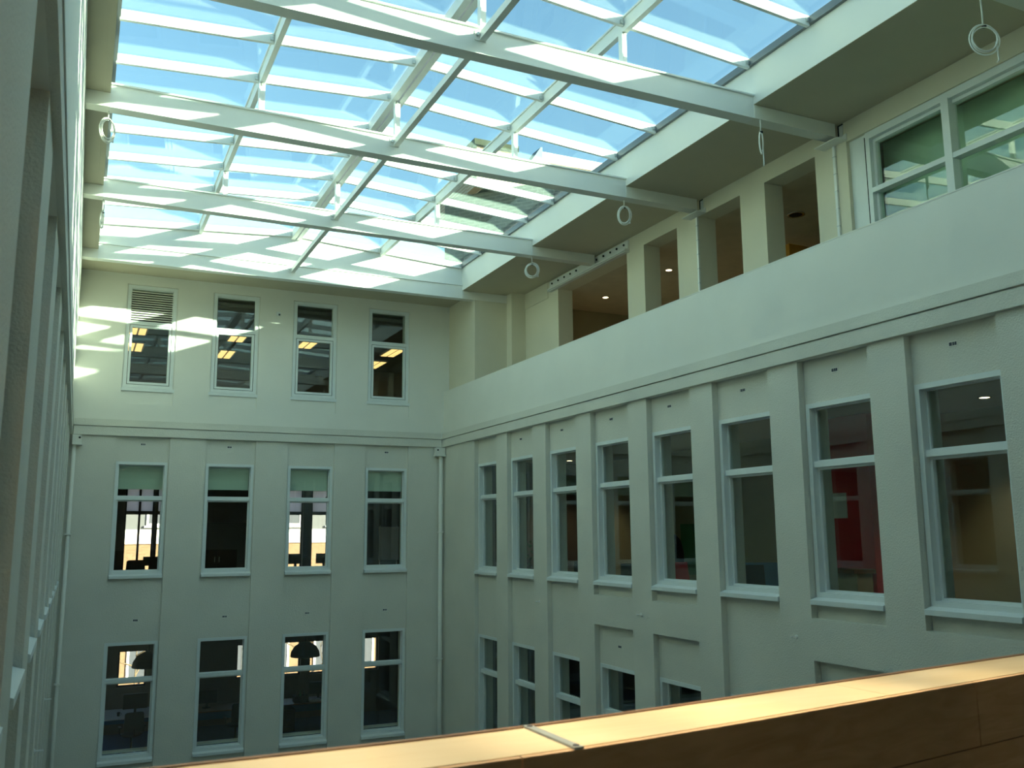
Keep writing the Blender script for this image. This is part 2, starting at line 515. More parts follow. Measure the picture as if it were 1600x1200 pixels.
WN = [0]
def window(loc, rz, w, h, zt, style='plain', blind=0.0):
    WN[0] += 1
    e = thing('window_%d' % WN[0], loc, rz, kind='structure')
    for n, me in window_parts(w, h, zt, style).items():
        link(n, me, e)
    if blind > 0:
        x = w/2-0.07
        m = box(-x, x, 0.185, 0.190, h-0.06-blind, h-0.06)
        m.box(-x, x, 0.178, 0.197, h-0.085-blind, h-0.06-blind)
        m.tube([(-x, 0.20, h-0.09), (x, 0.20, h-0.09)], 0.03)
        m.build('roller_blind', BLIND, e)
    return e

for i, (a, b) in enumerate(BCOL):
    window(((a+b)/2, D+REC, MBt), 0, b-a-0.05, MT-MBt, 0.83-MBt, 'plain', 0.50 - 0.01*i)
for i, (a, b) in enumerate(BCOL):
    window(((a+b)/2, D+REC, BB), 0, b-a-0.05, BT-BB, -2.98-BB, 'plain', 0)
TW = []
for i, (a, b) in enumerate(TCOL):
    TW.append(window(((a+b)/2, D+0.03, TB), 0, b-a, TT-TB, 4.70-TB, 'top', 0))
for i, (a, b) in enumerate(RCOL):
    window((W+RECR, (a+b)/2, MBt), -PI/2, b-a-0.03, MT-0.01-MBt, 0.84-MBt, 'side', 0)
for i, (a, b) in enumerate(RCOL):
    window((W+RECR, (a+b)/2, BB), -PI/2, b-a-0.03, BT-BB, -2.98-BB, 'side', 0)
for i, (a, b) in enumerate(LCOL):
    window((XL-RECR, (a+b)/2, MBt), PI/2, b-a-0.03, MT-MBt, 0.83-MBt, 'side', 0)
for i, (a, b) in enumerate(LCOL):
    window((XL-RECR, (a+b)/2, BB), PI/2, b-a-0.03, BT-BB, -2.98-BB, 'side', 0)
# venetian slats in the first upper window
m = MB()
wv = TCOL[0][1]-TCOL[0][0]
for k in range(13):
    z = 4.775-TB + k*0.052
    xa = wv/2-0.072
    m.hexa([(-xa, -0.008, z), (xa, -0.008, z), (xa, 0.030, z+0.024), (-xa, 0.030, z+0.024),
            (-xa, -0.008, z+0.010), (xa, -0.008, z+0.010), (xa, 0.030, z+0.034), (-xa, 0.030, z+0.034)])
m.build('venetian_slats', PLASTER_S, TW[0], kind='stuff', label='cream horizontal blind slats in the upper light')

# ------------------------------------------------------------------ gallery on the upper right
G = 9.85
GOPEN = [(14.90, 17.81), (13.20, 14.29), (11.42, 12.55), (9.70, 10.82)]
mb = MB()
mb.layer('X', G, G+0.37, (YN, 19.5), (FLOORS[2], ZS), [(a, b, FLOORS[2], 5.52) for a, b in GOPEN] + [(3.4, 9.08, FLOORS[2]+0.3, 5.50)])
mb.box(8.62, G+0.37, 19.78, D, FLOORS[2], ZS)
mb.box(9.47, G+0.37, 19.5, 19.78, FLOORS[2], ZS)
mb.build('wall_gallery', GALLERY, kind='structure')
MB().box(W+0.2, 14.3, YN, D, FLOORS[2]-0.02, FLOORS[2]+0.1).build('floor', mat('beige_lino', (0.42, 0.36, 0.26), 0.6), kind='structure')
MB().box(14.0, 14.3, -4.3, D, ZBASE, ZS).build('wall_gallery_far', ROOM_C, kind='structure')
MB().box(G+0.37, 14.0, 19.36, 19.5, FLOORS[2], 5.52).build('wall_gallery_end', ROOM_C, kind='structure')
MB().box(G+0.37, 14.0, YN, 19.5, 5.52, 5.6).build('ceiling', mat('gallery_ceiling', (0.66, 0.58, 0.42), 0.8), kind='structure')
# orange partition inside the gallery rooms
MB().box(11.9, 14.0, 12.55, 12.70, FLOORS[2]+0.1, 5.30).build('wall_orange_partition', ORANGE, kind='structure')
MB().box(G+0.25, 14.0, 9.10, 9.30, FLOORS[2]+0.1, 5.52).build('wall_gallery_partition', ROOM_C, kind='structure')

# big gallery window: panel, frame, mullions, panes
gw = thing('window_%d' % (WN[0]+1), (G, 6.2, 4.0), 0, kind='structure'); WN[0] += 1
gw.location = (0, 0, 0)
MB().box(G+0.06, G+0.12, 8.77, 9.08, 2.5, 5.50).build('side_panel', FRAME_W, gw)
MB().box(G+0.045, G+0.06, 8.79, 8.80, 2.5, 5.45).build('panel_groove', DARKSLOT, gw)
m = MB()
m.layer('X', G+0.03, G+0.20, (3.4, 8.77), (2.5, 5.50), [(3.5, 8.70, 2.6, 5.40)])
m.build('frame', FRAME_W, gw)
m = MB()
m.layer('X', G+0.10, G+0.19, (3.5, 8.70), (2.6, 5.40), [(3.56, 4.86, 2.6, 5.35), (4.94, 6.14, 2.6, 5.35), (6.22, 7.42, 2.6, 5.35), (7.50, 8.66, 2.6, 5.35)])
m.build('inner_frame', FRAME_W, gw)
for k, (a, b) in enumerate([(4.84, 4.95), (6.12, 6.23), (7.41, 7.52)]):
    MB().box(G+0.02, G+0.18, a, b, 2.5, 5.42).build('mullion', FRAME_W, gw)
MB().box(G+0.03, G+0.17, 3.5, 8.70, 4.61, 4.68).build('transom', FRAME_W, gw)
for a, b in ((3.56, 4.86), (4.94, 6.14), (6.22, 7.42), (7.50, 8.66)):
    MB().box(G+0.14, G+0.146, a, b, 2.6, 4.62).build('lower_pane', GLASS_WIN, gw)
    MB().box(G+0.15, G+0.156, a, b, 4.67, 5.36).build('upper_pane', GLASS_WIN, gw)
MB().box(G+0.52, G+0.60, 3.4, 8.9, 2.3, 5.5).build('wall_green_screen', mat('pale_green_board', (0.52, 0.68, 0.50), 0.8), kind='structure')

# steel lintel with bolts over the wide opening
lt = thing('steel_lintel', (G, 16.45, 5.52), 0, 'white painted steel lintel with a row of bolts over the widest gallery opening', 'lintel')
y0, y1 = 14.80-16.45, 18.16-16.45
m = MB(); m.box(-0.035, 0.0, y0, y1, 0.07, 0.245); m.box(-0.10, 0.0, y0, y1, 0.035, 0.07)
m.build('web_plate', STEEL_W, lt)
MB().box(-0.10, -0.0, y0, y1, 0.0, 0.02).build('bottom_flange', STEEL_W, lt)
bm_ = MB().tube([(0, 0, 0), (-0.022, 0, 0)], 0.022, 6).mesh('bolt', DARKSLOT)
for yy in (18.02, 17.72, 17.43, 17.15, 16.88, 16.0, 15.72, 15.45, 15.2, 14.93):
    link('bolt', bm_, lt, (-0.036, yy-16.45, 0.175))

# door-lining shadow line on the blank gallery bay
MB().box(G-0.015, G, 18.3, 19.5, 5.42, ZS-0.001).build('trim_8', GALLERY, kind='structure')

# ------------------------------------------------------------------ roof beams
BEAMS = [(5.80, 'fifth'), (9.28, 'fourth'), (12.55, 'third'), (16.10, 'second'), (19.87, 'first')]
ZB0, ZB1 = 5.60, 5.94
prof = [(-0.095, 0), (0.095, 0), (0.095, 0.02), (0.085, 0.024), (0.085, 0.315), (0.115, 0.318), (0.115, 0.34), (-0.115, 0.34), (-0.115, 0.318), (-0.085, 0.315), (-0.085, 0.024), (-0.095, 0.02)]
beam_me = MB().prism(prof, 'X', 0.30, 8.30).mesh('steel_profile', STEEL_W)
casing_r = box(8.30, 9.76, -0.10, 0.10, 0.0, 0.195).mesh('casing', PLASTER_S)
casing_l = box(0.0, 0.30, -0.10, 0.10, 0.0, 0.195).mesh('casing', PLASTER_S)
def strut_mesh(h):
    m = MB()
    m.box(-0.045, 0.045, -0.008, 0.008, 0, h)
    m.box(-0.045, -0.030, -0.045, 0.045, 0, h)
    m.box(-0.06, 0.06, -0.05, 0.05, 0, 0.012)
    return m.mesh('strut', STEEL_W)
sm_mid, sm_ridge = strut_mesh(0.47), strut_mesh(0.60)
sbolt = MB().tube([(0, -0.03, 0), (0, 0.03, 0)], 0.022, 8).mesh('bolt', ALU)
LAB = {'first': 'white steel roof beam set against the back upstand of the skylight',
       'second': 'white steel roof beam second from the back upstand, its casing ending at the bolted lintel',
       'third': 'white steel roof beam third from the back upstand of the skylight',
       'fourth': 'white steel roof beam fourth from the back, ending beside the large gallery window',
       'fifth': 'white steel roof beam over the large gallery window'}
for by, nm in BEAMS:
    e = thing('roof_beam', (0, by, ZB0), 0, LAB[nm], 'beam', 'steel beams crossing the skylight')
    link('steel_profile', beam_me, e)
    link('casing', casing_r, e, label='plastered beam casing under the gallery soffit')
    link('casing', casing_l, e)
    for sx, me, hh in ((2.26, sm_mid, 0.47), (4.28, sm_ridge, 0.60), (6.27, sm_mid, 0.47)):
        st = link('strut', me, e, (sx, 0, 0.34))
        link('bolt', sbolt, st, (0.0, -0.02, hh-0.03))
# fixing plates where the beams land on the gallery wall
for by, nm in BEAMS[1:4]:
    if nm == 'second': continue
    e = thing('beam_shoe', (G, by, 5.52), 0, 'white steel shoe carrying the end of the %s roof beam on the gallery wall' % ('fourth' if nm == 'fourth' else 'third'), 'bracket', 'beam shoes on the gallery wall')
    m = MB(); m.box(-0.20, 0.0, -0.22, 0.22, 0.0, 0.012); m.box(-0.012, 0.0, -0.22, 0.22, 0.012, 0.10)
    m.build('shoe_plate', STEEL_W, e)
    m = MB(); m.box(-0.02, 0.0, -0.16, -0.08, 0.08, 0.26)
    m.build('end_plate', STEEL_W, e)
    m = MB(); m.box(-0.03, -0.02, -0.10, -0.085, 0.10, 0.26); m.box(-0.03, -0.02, -0.18, -0.085, 0.245, 0.26)
    m.build('gap', DARKSLOT, e)
    # surface conduit with clips running down the wall
    c = thing('wall_conduit', (G-0.02, by+0.02, 4.05), 0, 'thin white cable conduit running down the gallery wall from the %s roof beam' % nm, 'conduit', 'conduits on the gallery wall')
    MB().box(-0.012, 0.018, -0.022, 0.022, -1.6, 1.46).build('pipe', STEEL_W, c)
    cl = box(-0.016, 0.018, -0.028, 0.028, -0.008, 0.008).mesh('clip', ALU)
    for k in range(6): link('clip', cl, c, (0, 0, 1.3-0.26*k))

# purlins under the ridge, one per bay
pm_cache = {}
for k in range(4):
    y0, y1 = BEAMS[k][0]+0.087, BEAMS[k+1][0]-0.087
    e = thing('ridge_tie', (4.24, (y0+y1)/2, 5.77), 0, 'white square steel tie under the ridge spanning between the %s and %s roof beams' % (BEAMS[k][1], BEAMS[k+1][1]), 'tie bar', 'ties under the skylight ridge')
    L = (y1-y0)/2
    MB().box(-0.04, 0.04, -L, L, 0.0, 0.10).build('bar', STEEL_W, e)
    MB().box(-0.10, 0.05, L-0.01, L, -0.005, 0.115).build('end_plate', STEEL_W, e)
    MB().box(-0.10, 0.05, -L, -L+0.01, -0.005, 0.115).build('end_plate', STEEL_W, e)
    link('bolt', sbolt, e, (-0.07, L-0.02, 0.06))

# ------------------------------------------------------------------ skylight
sky = thing('skylight', (4.3, (YN+YE)/2, 6.3), 0, 'shallow gabled glass skylight with white glazing bars covering the atrium', 'skylight')
SO = Vector(sky.location)
YB = [2.36, 3.46, 4.60, 5.75, 6.90, 8.06, 9.22, 10.35, 11.50, 12.66, 13.83, 15.0, 16.17, 17.35, 18.55, 19.76]
XC = [0.30, 2.26, 4.30, 6.27, 8.30]
def rel(m):
    m.v = [(a-SO.x, b-SO.y, c-SO.z) for a, b, c in m.v]; return m
yl0, yl1 = YN, YE
for xx, zb, wd in ((2.26, 6.40, 0.035), (6.27, 6.40, 0.035)):
    m = MB(); m.box(xx-wd, xx+wd, yl0, yl1, zb, zgl(xx)); m.box(xx-wd-0.02, xx+wd+0.02, yl0, yl1, zgl(xx)-0.03, zgl(xx)-0.005)
    rel(m).build('rafter', STEEL_W, sky)
for xx in (4.225, 4.345):
    m = MB(); m.box(xx-0.035, xx+0.035, yl0, yl1, 6.545, 6.71); m.box(xx-0.045, xx+0.045, yl0, yl1, 6.53, 6.545)
    rel(m).build('ridge_bar', STEEL_W, sky)
for x0, x1 in ((0.30, 0.35), (8.25, 8.30)):
    rel(MB().box(x0, x1, yl0, yl1, 6.36, 6.46)).build('eave_bar', EAVE, sky)
# one glazing bar per pane column, one pane per field
def slopebox(x0, x1, y0, y1, d0, d1):
    z0, z1 = zgl(x0), zgl(x1)
    return MB().hexa([(x0, y0, z0-d0), (x1, y0, z1-d0), (x1, y1, z1-d0), (x0, y1, z0-d0), (x0, y0, z0-d1), (x1, y0, z1-d1), (x1, y1, z1-d1), (x0, y1, z0-d1)])
for c in range(4):
    xa, xb = XC[c]+0.04, XC[c+1]-0.04
    if c == 1: xb = 4.19
    if c == 2: xa = 4.38
    gb = slopebox(xa, xb, -0.025, 0.025, 0.14, 0.002)
    gb.v = [(x-SO.x, y, z-SO.z) for x, y, z in gb.v]
    gbm = gb.mesh('glazing_bar', STEEL_W)
    for y in YB: link('glazing_bar', gbm, sky, (0, y-SO.y, 0))
    for k in range(len(YB)-1):
        p = slopebox(xa-0.02, xb+0.02, YB[k]+0.005, YB[k+1]-0.005, 0.0, -0.012)
        rel(p).build('pane', GLASS_ROOF, sky)
cp = MB().box(-0.02, 0.02, -0.03, 0.03, -0.02, 0.03).mesh('clip', ALU)
for y in YB:
    for xx, zz in ((8.22, 6.40), (6.19, 6.50), (2.19, 6.50), (4.17, 6.62)):
        link('clip', cp, sky, (xx-SO.x, y-SO.y-0.02, zz-SO.z))

# ------------------------------------------------------------------ hanging cable coils
def coil(name, top, drop, r, asp, rz, tail, label, turns=4, seed=0):
    rnd = random.Random(seed)
    e = thing(name, top, rz, label, 'cable', 'coiled cables hanging under the skylight')
    MB().tube([(0, 0, 0), (0.004, 0, -drop*0.5), (0, 0, -drop)], 0.009, 6).build('lead', CABLE, e, True)
    pts = []
    n = 26
    for k in range(turns*n+1):
        a = 2*PI*k/n + PI/2
        rr = r*(1 + 0.05*math.sin(k*0.37+seed) + 0.07*(k/n) - 0.07*turns/2 + 0.07*math.sin(k*0.09+seed*2))
        pts.append((rr*asp*math.cos(a), (k/n-turns/2)*0.012 + 0.01*rnd.uniform(-1, 1)*0.2, -drop-r + rr*math.sin(a)))
    MB().tube(pts, 0.0075, 6).build('loop', CABLE, e, True)
    MB().tube([(r*asp*0.9, 0.01, -drop-r*1.2), (r*asp*0.95, 0.012, -drop-r*1.7-tail*0.4), (r*asp*0.98, 0.012, -drop-r*1.8-tail*0.8), (r*asp*0.8, 0.0, -drop-r*1.8-tail)], 0.0085, 6).build('tail', CABLE, e, True)
    MB().tube([(-0.012, 0.0, -drop-0.012), (0.03, 0.0, -drop-0.012)], 0.018, 6).build('tie', BLACKP, e)
    return e
coil('cable_coil', (8.63, 5.95, 5.60), 0.30, 0.155, 0.9, -0.5, 0.14, 'coiled white cable with a loose tail hanging before the large gallery window', 3, 1)
coil('cable_coil', (8.40, 9.20, 5.60), 0.17, 0.155, 0.16, -0.7, 0.22, 'white cable bunched edge-on with a long tail under the fourth roof beam', 3, 2)
coil('cable_coil', (8.34, 12.60, 5.60), 0.11, 0.15, 0.65, -0.6, 0.03, 'coiled white cable hanging under the third roof beam by the gallery', 4, 3)
coil('cable_coil', (8.33, 16.10, 5.60), 0.15, 0.14, 0.95, -0.5, 0.02, 'coiled white cable hanging under the second roof beam by the gallery', 5, 4)
coil('cable_coil', (0.29, 12.60, 5.60), 0.10, 0.16, 0.62, 0.5, 0.02, 'coiled white cable under the third roof beam at the left soffit', 4, 5)
coil('cable_coil', (0.31, 16.15, 5.60), 0.22, 0.14, 0.20, 0.3, 0.02, 'white cable coil seen edge-on under the second roof beam at the left soffit', 3, 6)

# ------------------------------------------------------------------ drain boxes and downpipes in the corners
def downpipe(x, y, label, right):
    e = thing('downpipe', (x, y, 1.95), 0, label, 'downpipe', 'painted downpipes in the back corners')
    hw = 0.12 if right else 0.085
    m = MB(); m.box(-hw, hw, -0.09, 0.09, 0.0, 0.19); m.box(-hw-0.02 if right else -hw, hw+0.02, -0.10, 0.09, -0.02, 0.01)
    m.build('hopper', PLASTER_S, e)
    px_ = 0.03 if right else -0.045
    MB().tube([(px_, 0.0, 0.0), (px_, 0.0, ZBASE-1.95)], 0.05 if right else 0.04, 12).build('pipe', PLASTER_S, e, True)
    hm = MB().tube([(-0.08 if right else 0.05, -0.088, 0.13), (-0.08 if right else 0.05, -0.095, 0.13)], 0.022, 8)
    hm.build('outlet_hole', DARKSLOT, e)
    for z in (-1.9, -4.9): MB().box(px_-0.06, px_+0.06, -0.06, 0.09, z, z+0.03).build('clamp', PLASTER_S, e)
downpipe(8.33, 21.33, 'painted downpipe with square hopper in the corner beside the gallery parapet wall', True)
downpipe(0.145, 21.33, 'painted downpipe with square hopper in the corner beside the left pilaster wall', False)

# ------------------------------------------------------------------ small vents above windows, pegs on walls
vent_me = [MB().box(-0.055, 0.055, -0.006, 0.0, -0.028, 0.028).mesh('vent_plate', PLASTER_S),
           MB().box(-0.045, -0.012, -0.009, -0.006, -0.018, 0.018).box(-0.004, 0.018, -0.009, -0.006, -0.018, 0.018).box(0.024, 0.045, -0.009, -0.006, -0.018, 0.018).mesh('vent_slots', SLATE)]
def vent(loc, rz, label, group):
    e = thing('air_vent', loc, rz, label, 'vent', group)
    link('plate', vent_me[0], e); link('slots', vent_me[1], e)
ORD = ['first', 'second', 'third', 'fourth', 'fifth', 'sixth', 'seventh', 'eighth', 'ninth']
for x, n in ((1.46, 3), (3.29, 2), (7.0, 0)):
    vent((x, D+REC, 2.0), 0, 'small slotted vent above the %s middle-row back window counted from the gallery-side downpipe' % ORD[n], 'vents above the middle back windows')
for x, n in ((1.51, 3), (3.34, 2), (5.17, 1), (7.02, 0)):
    vent((x, D+REC, -1.75), 0, 'small slotted vent above the %s lower-row back window counted from the gallery-side downpipe' % ORD[n], 'vents above the lower back windows')
for y, n in ((6.6, 7), (8.3, 6), (10.03, 5), (11.8, 4), (13.55, 3), (15.36, 2), (17.17, 1)):
    vent((W+RECR, y, 1.97), -PI/2, 'small slotted vent above the %s middle-row right-wall window counted from the corner downpipe' % ORD[n], 'vents above the middle right windows')
vent((W+RECR, 13.45, -1.86), -PI/2, 'small slotted vent above a lower-row window of the right wall', 'vents above the lower right windows')
e = thing('wall_sensor', (4.27, D, 5.2), 0, 'small square grey sensor box between upper windows of the back wall', 'sensor')
MB().box(-0.05, 0.05, -0.025, 0.0, -0.05, 0.05).build('housing', FRAME_W, e)
MB().box(0.0, 0.04, -0.03, -0.025, -0.04, 0.0).build('lens', SLATE, e)
def peg(loc, axis, label, group):
    m = MB()
    d = {'-x': (-0.09, 0, 0), '+x': (0.09, 0, 0)}[axis]
    m.tube([(0, 0, 0), d], 0.010, 6)
    m.tube([(0, 0, 0), (d[0]*0.12, 0, 0)], 0.025, 8)
    m.build('wall_peg', STEEL_W, None, False, loc, label=label, cat='peg', group=group)
for y, z, n in ((9.12, -1.285, 5), (12.63, -1.27, 3), (16.2, -1.29, 1)):
    peg((W, y, z), '-x', 'small white peg on right wall between %s and %s windows counted from the corner downpipe' % (ORD[n], ORD[n+1]), 'pegs on the right wall')
for y, z in ((11.2, -2.2), (8.6, -2.2), (6.9, -3.0), (14.6, -2.2)):
    peg((XL, y, z), '+x', 'small white metal peg sticking out of the left wall', 'pegs on the left wall')

# ------------------------------------------------------------------ foreground parapet with birch ledge
def far_y(x):
    t = (x-1.4)/0.22
    return 2.467 + 0.15*0.22*(math.log1p(math.exp(t)) if t < 30 else t)
def near_y(x): return far_y(x) - 0.325 + 0.006*x
ZL = -0.55
par = thing('parapet', (2.5, 2.4, FLOORS[1]), 0, 'dark wood-panelled landing parapet with a pale birch ledge', 'parapet')
PO = Vector(par.location)
def strip(x0, x1, f0, f1, z0, z1, n):
    m = MB(); i = 0
    for k in range(n+1):
        x = x0 + (x1-x0)*k/n
        m.v += [(x, f0(x), z0), (x, f1(x), z0), (x, f1(x), z1), (x, f0(x), z1)]
    for k in range(n):
        a, b = 4*k, 4*k+4
        for j in range(4):
            l = (j+1) % 4
            m.f.append((a+j, a+l, b+l, b+j))
    m.f.append((0, 3, 2, 1)); m.f.append((4*n, 4*n+1, 4*n+2, 4*n+3))
    m.v = [(p[0]-PO.x, p[1]-PO.y, p[2]-PO.z) for p in m.v]
    return m
for a, b in ((0.02, 1.455), (1.475, 2.80), (2.802, 4.30), (4.302, 6.4)):
    strip(a, b, lambda x: near_y(x)+0.0205, lambda x: far_y(x)-0.02, ZL-0.025, ZL, 14).build('ledge_board', WOOD_LT, par, label='pale birch ledge board')
strip(0.02, 6.4, lambda x: far_y(x)-0.019, far_y, ZL-0.10, ZL+0.004, 40).build('ledge_edge', WOOD_EDGE, par, label='dark edge strip of the ledge')
strip(0.02, 6.4, lambda x: near_y(x)+0.022, lambda x: far_y(x)-0.021, FLOORS[1]-PO.z*0 , ZL-0.026, 30).build('core', WOOD_EDGE, par)
for z0, z1, cuts in ((-0.775, ZL-0.002, (0.02, 1.3, 3.30, 5.0, 6.4)), (-1.03, -0.779, (0.02, 2.2, 4.1, 6.4)), (-1.28, -1.034, (0.02, 1.5, 3.4, 5.2, 6.4)), (-1.60, -1.284, (0.02, 2.4, 4.4, 6.4))):
    for a, b in zip(cuts[:-1], cuts[1:]):
        strip(a+0.002, b-0.002, near_y, lambda x: near_y(x)+0.02, z0, z1, 14).build('panel_board', WOOD_DK, par)
xs = 1.465
m = MB(); m.hexa([(xs-0.012, near_y(xs)-0.004, ZL), (xs+0.018, near_y(xs)-0.004, ZL), (xs+0.018, far_y(xs)-0.01, ZL), (xs-0.012, far_y(xs)-0.01, ZL),
                  (xs-0.010, near_y(xs)-0.004, ZL+0.006), (xs+0.016, near_y(xs)-0.004, ZL+0.006), (xs+0.016, far_y(xs)-0.01, ZL+0.006), (xs-0.010, far_y(xs)-0.01, ZL+0.006)])
m.v = [(p[0]-PO.x, p[1]-PO.y, p[2]-PO.z) for p in m.v]
cs = m.build('cover_strip', ALU, par, label='aluminium strip over the ledge joint')
for yy in (near_y(xs)+0.015, far_y(xs)-0.03):
    MB().lathe([(0.009, 0), (0.009, 0.002), (0.005, 0.0035)], (xs+0.003-PO.x, yy-PO.y, ZL+0.006-PO.z), 10).build('screw', SLATE, cs)

# recessed downlights; the landing lamps below are added to light ledge and panels
def downlight(loc, label, group, lit=True, power=0, size=0.09, col=(1.0, 0.80, 0.50), cone=100, blend=0.6, tilt=(0, 0, 0)):
    e = thing('downlight', loc, 0, label, 'lamp', group)
    rim = MB(); n = 20
    rim.lathe([(size*0.8, -0.012), (size, -0.012), (size, 0.0), (size*0.8, 0.0)], (0, 0, 0), n)
    rim.build('rim', CHROME, e, True)
    MB().lathe([(size*0.72, -0.014), (size*0.72, -0.004)], (0, 0, 0), n).build('bulb', SPOT_ON if lit else BLACKP, e)
    if power:
        ld = bpy.data.lights.new('downlight_beam', 'SPOT')
        ld.energy = power; ld.color = col; ld.shadow_soft_size = 0.06
        ld.spot_size = math.radians(cone); ld.spot_blend = blend
        lo = bpy.data.objects.new('downlight_beam', ld)
        C.objects.link(lo); lo.parent = e; lo.location = (0, 0, -0.04); lo.rotation_euler = tilt
    return e
tl = thing('added_track_light', (1.7, 2.42, 2.9), 0, 'added track of warm spotlights, out of view, brightening the landing parapet ledge', 'lamp')  # unseen spotlights added to brighten the ledge
MB().box(-1.4, 2.3, -0.02, 0.02, 0.0, 0.035).build('rail', STEEL_W, tl)
for x in (-1.3, 1.3): MB().box(x-0.015, x+0.015, -0.12, 0.0, 0.0, 0.03).build('wall_arm', STEEL_W, tl)
hd = MB().lathe([(0.05, -0.16), (0.055, -0.15), (0.05, -0.02), (0.02, 0.0)], (0, 0, 0), 16).mesh('spot_head', STEEL_W, True)
for x, pw in ((-1.2, 330), (-0.5, 420), (0.15, 600), (0.75, 600), (1.35, 420), (2.1, 420)):
    h = link('spot_head', hd, tl, (x, 0, 0))
    MB().lathe([(0.042, -0.166), (0.042, -0.161)], (0, 0, 0), 14).build('bulb', SPOT_ON, h)
    ld = bpy.data.lights.new('added_ledge_spot', 'SPOT')
    ld.energy = pw; ld.color = (1.0, 0.80, 0.50); ld.shadow_soft_size = 0.04
    ld.spot_size = math.radians(26); ld.spot_blend = 0.9
    lo = bpy.data.objects.new('added_ledge_spot', ld)
    C.objects.link(lo); lo.parent = h; lo.location = (0, 0, -0.18)

downlight((1.6, -1.2, 2.75), 'added round warm downlight in the landing ceiling, brightening the parapet panels', None, True, 16, 0.08, (1.0, 0.8, 0.55), 120)  # unseen lamp added to lift the dim panel boards
# gallery downlights
downlight((11.22, 18.0, 5.52), 'lit round downlight behind the widest gallery opening', None, True, 60, 0.09, (1.0, 0.85, 0.62))
downlight((11.28, 15.5, 5.52), 'lit round downlight behind the narrow gallery opening nearest the bolted lintel', None, True, 60, 0.09, (1.0, 0.85, 0.62))
downlight((10.17, 6.0, 5.49), 'added round downlight brightening the green board behind the large gallery window', None, True, 25)  # extra lamp added to brighten the green board
dl = downlight((11.35, 11.75, 5.52), 'unlit round ceiling fitting behind the gallery opening beside the large window', None, False, 0, 0.16)

# ------------------------------------------------------------------ rooms behind the walls
YR = 29.0
def slab(x0, x1, y0, y1, z, mt, mc):
    MB().box(x0, x1, y0, y1, z-0.05, z).build('floor', mt, kind='structure')
    MB().box(x0, x1, y0, y1, z-0.35, z-0.051).build('ceiling', mc, kind='structure')
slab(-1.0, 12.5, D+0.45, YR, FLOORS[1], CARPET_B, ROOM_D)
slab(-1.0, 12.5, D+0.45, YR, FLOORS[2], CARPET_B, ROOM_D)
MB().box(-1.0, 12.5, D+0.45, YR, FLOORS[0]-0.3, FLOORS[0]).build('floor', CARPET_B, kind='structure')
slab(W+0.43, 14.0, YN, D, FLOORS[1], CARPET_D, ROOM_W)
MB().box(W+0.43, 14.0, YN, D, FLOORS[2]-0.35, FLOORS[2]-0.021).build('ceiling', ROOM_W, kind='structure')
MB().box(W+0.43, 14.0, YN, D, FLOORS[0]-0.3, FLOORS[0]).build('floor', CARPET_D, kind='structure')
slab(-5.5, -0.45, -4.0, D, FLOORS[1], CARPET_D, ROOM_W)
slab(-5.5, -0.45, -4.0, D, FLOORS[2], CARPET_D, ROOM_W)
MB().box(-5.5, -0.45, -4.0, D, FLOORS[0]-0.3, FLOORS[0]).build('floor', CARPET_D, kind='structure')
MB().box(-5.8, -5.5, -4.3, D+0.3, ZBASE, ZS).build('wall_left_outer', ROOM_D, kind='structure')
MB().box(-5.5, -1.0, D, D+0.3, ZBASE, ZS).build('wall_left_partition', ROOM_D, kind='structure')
MB().layer('X', -1.3, -1.0, (D+0.3, YR), (ZBASE, ZS), [(24.2, 25.6, -4.6, -2.6), (26.2, 28.4, -4.6, -2.6)]).build('wall_office_side', ROOM_D, kind='structure')  # left side openings added to let daylight onto the lower desks
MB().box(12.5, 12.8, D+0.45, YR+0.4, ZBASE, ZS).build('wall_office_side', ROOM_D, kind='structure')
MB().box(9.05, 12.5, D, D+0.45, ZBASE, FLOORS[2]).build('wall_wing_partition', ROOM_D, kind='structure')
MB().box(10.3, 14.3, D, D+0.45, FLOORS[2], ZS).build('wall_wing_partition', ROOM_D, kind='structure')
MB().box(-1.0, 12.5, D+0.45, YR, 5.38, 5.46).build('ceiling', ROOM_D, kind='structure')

# rear office wall with the far windows
FARM = [(1.50, 2.30), (2.36, 2.70), (5.60, 6.68), (6.95, 8.68), (10.2, 11.3)]
FARB = [(1.56, 2.32), (4.82, 5.4), (5.75, 6.73), (7.0, 7.75), (8.72, 9.2)]
FART = [(0.2, 1.2), (3.0, 4.2), (6.2, 7.0), (9.0, 10.0)]
holes = [(a, b, -1.05, 1.45) for a, b in FARM] + [(a, b, -4.20, -3.19) for a, b in FARB]
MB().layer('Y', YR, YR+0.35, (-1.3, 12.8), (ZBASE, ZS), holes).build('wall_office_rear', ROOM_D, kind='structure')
def far_window(a, b, z0, z1, split, blindm):
    WN[0] += 1
    e = thing('window_%d' % WN[0], ((a+b)/2, YR+0.12, z0), 0, kind='structure')
    w, h = b-a, z1-z0
    MB().layer('Y', 0, 0.07, (-w/2, w/2), (0, h), [(-w/2+0.045, w/2-0.045, 0.045, h-0.045)]).build('frame', BLACKP, e)
    if split:
        MB().box(-w/2+0.045, w/2-0.045, 0.0, 0.07, split-0.05, split+0.05).build('transom', BLACKP, e)
        MB().box(-w/2+0.04, w/2-0.04, 0.02, 0.026, split+0.05, h-0.04).build('translucent_blind', blindm, e)
        MB().box(-w/2+0.04, w/2-0.04, 0.03, 0.036, 0.04, split-0.05).build('pane', GLASS_CLEAR, e)
        if w > 0.75: MB().box(-0.03, 0.03, -0.01, 0.08, 0.04, h-0.04).build('mullion', BLACKP, e)
    else:
        MB().box(-w/2+0.04, w/2-0.04, 0.03, 0.036, 0.04, h-0.04).build('pane', GLASS_CLEAR, e)
FROST = bpy.data.materials.new('translucent_shade'); FROST.use_nodes = True
nt = FROST.node_tree; nt.nodes.clear()
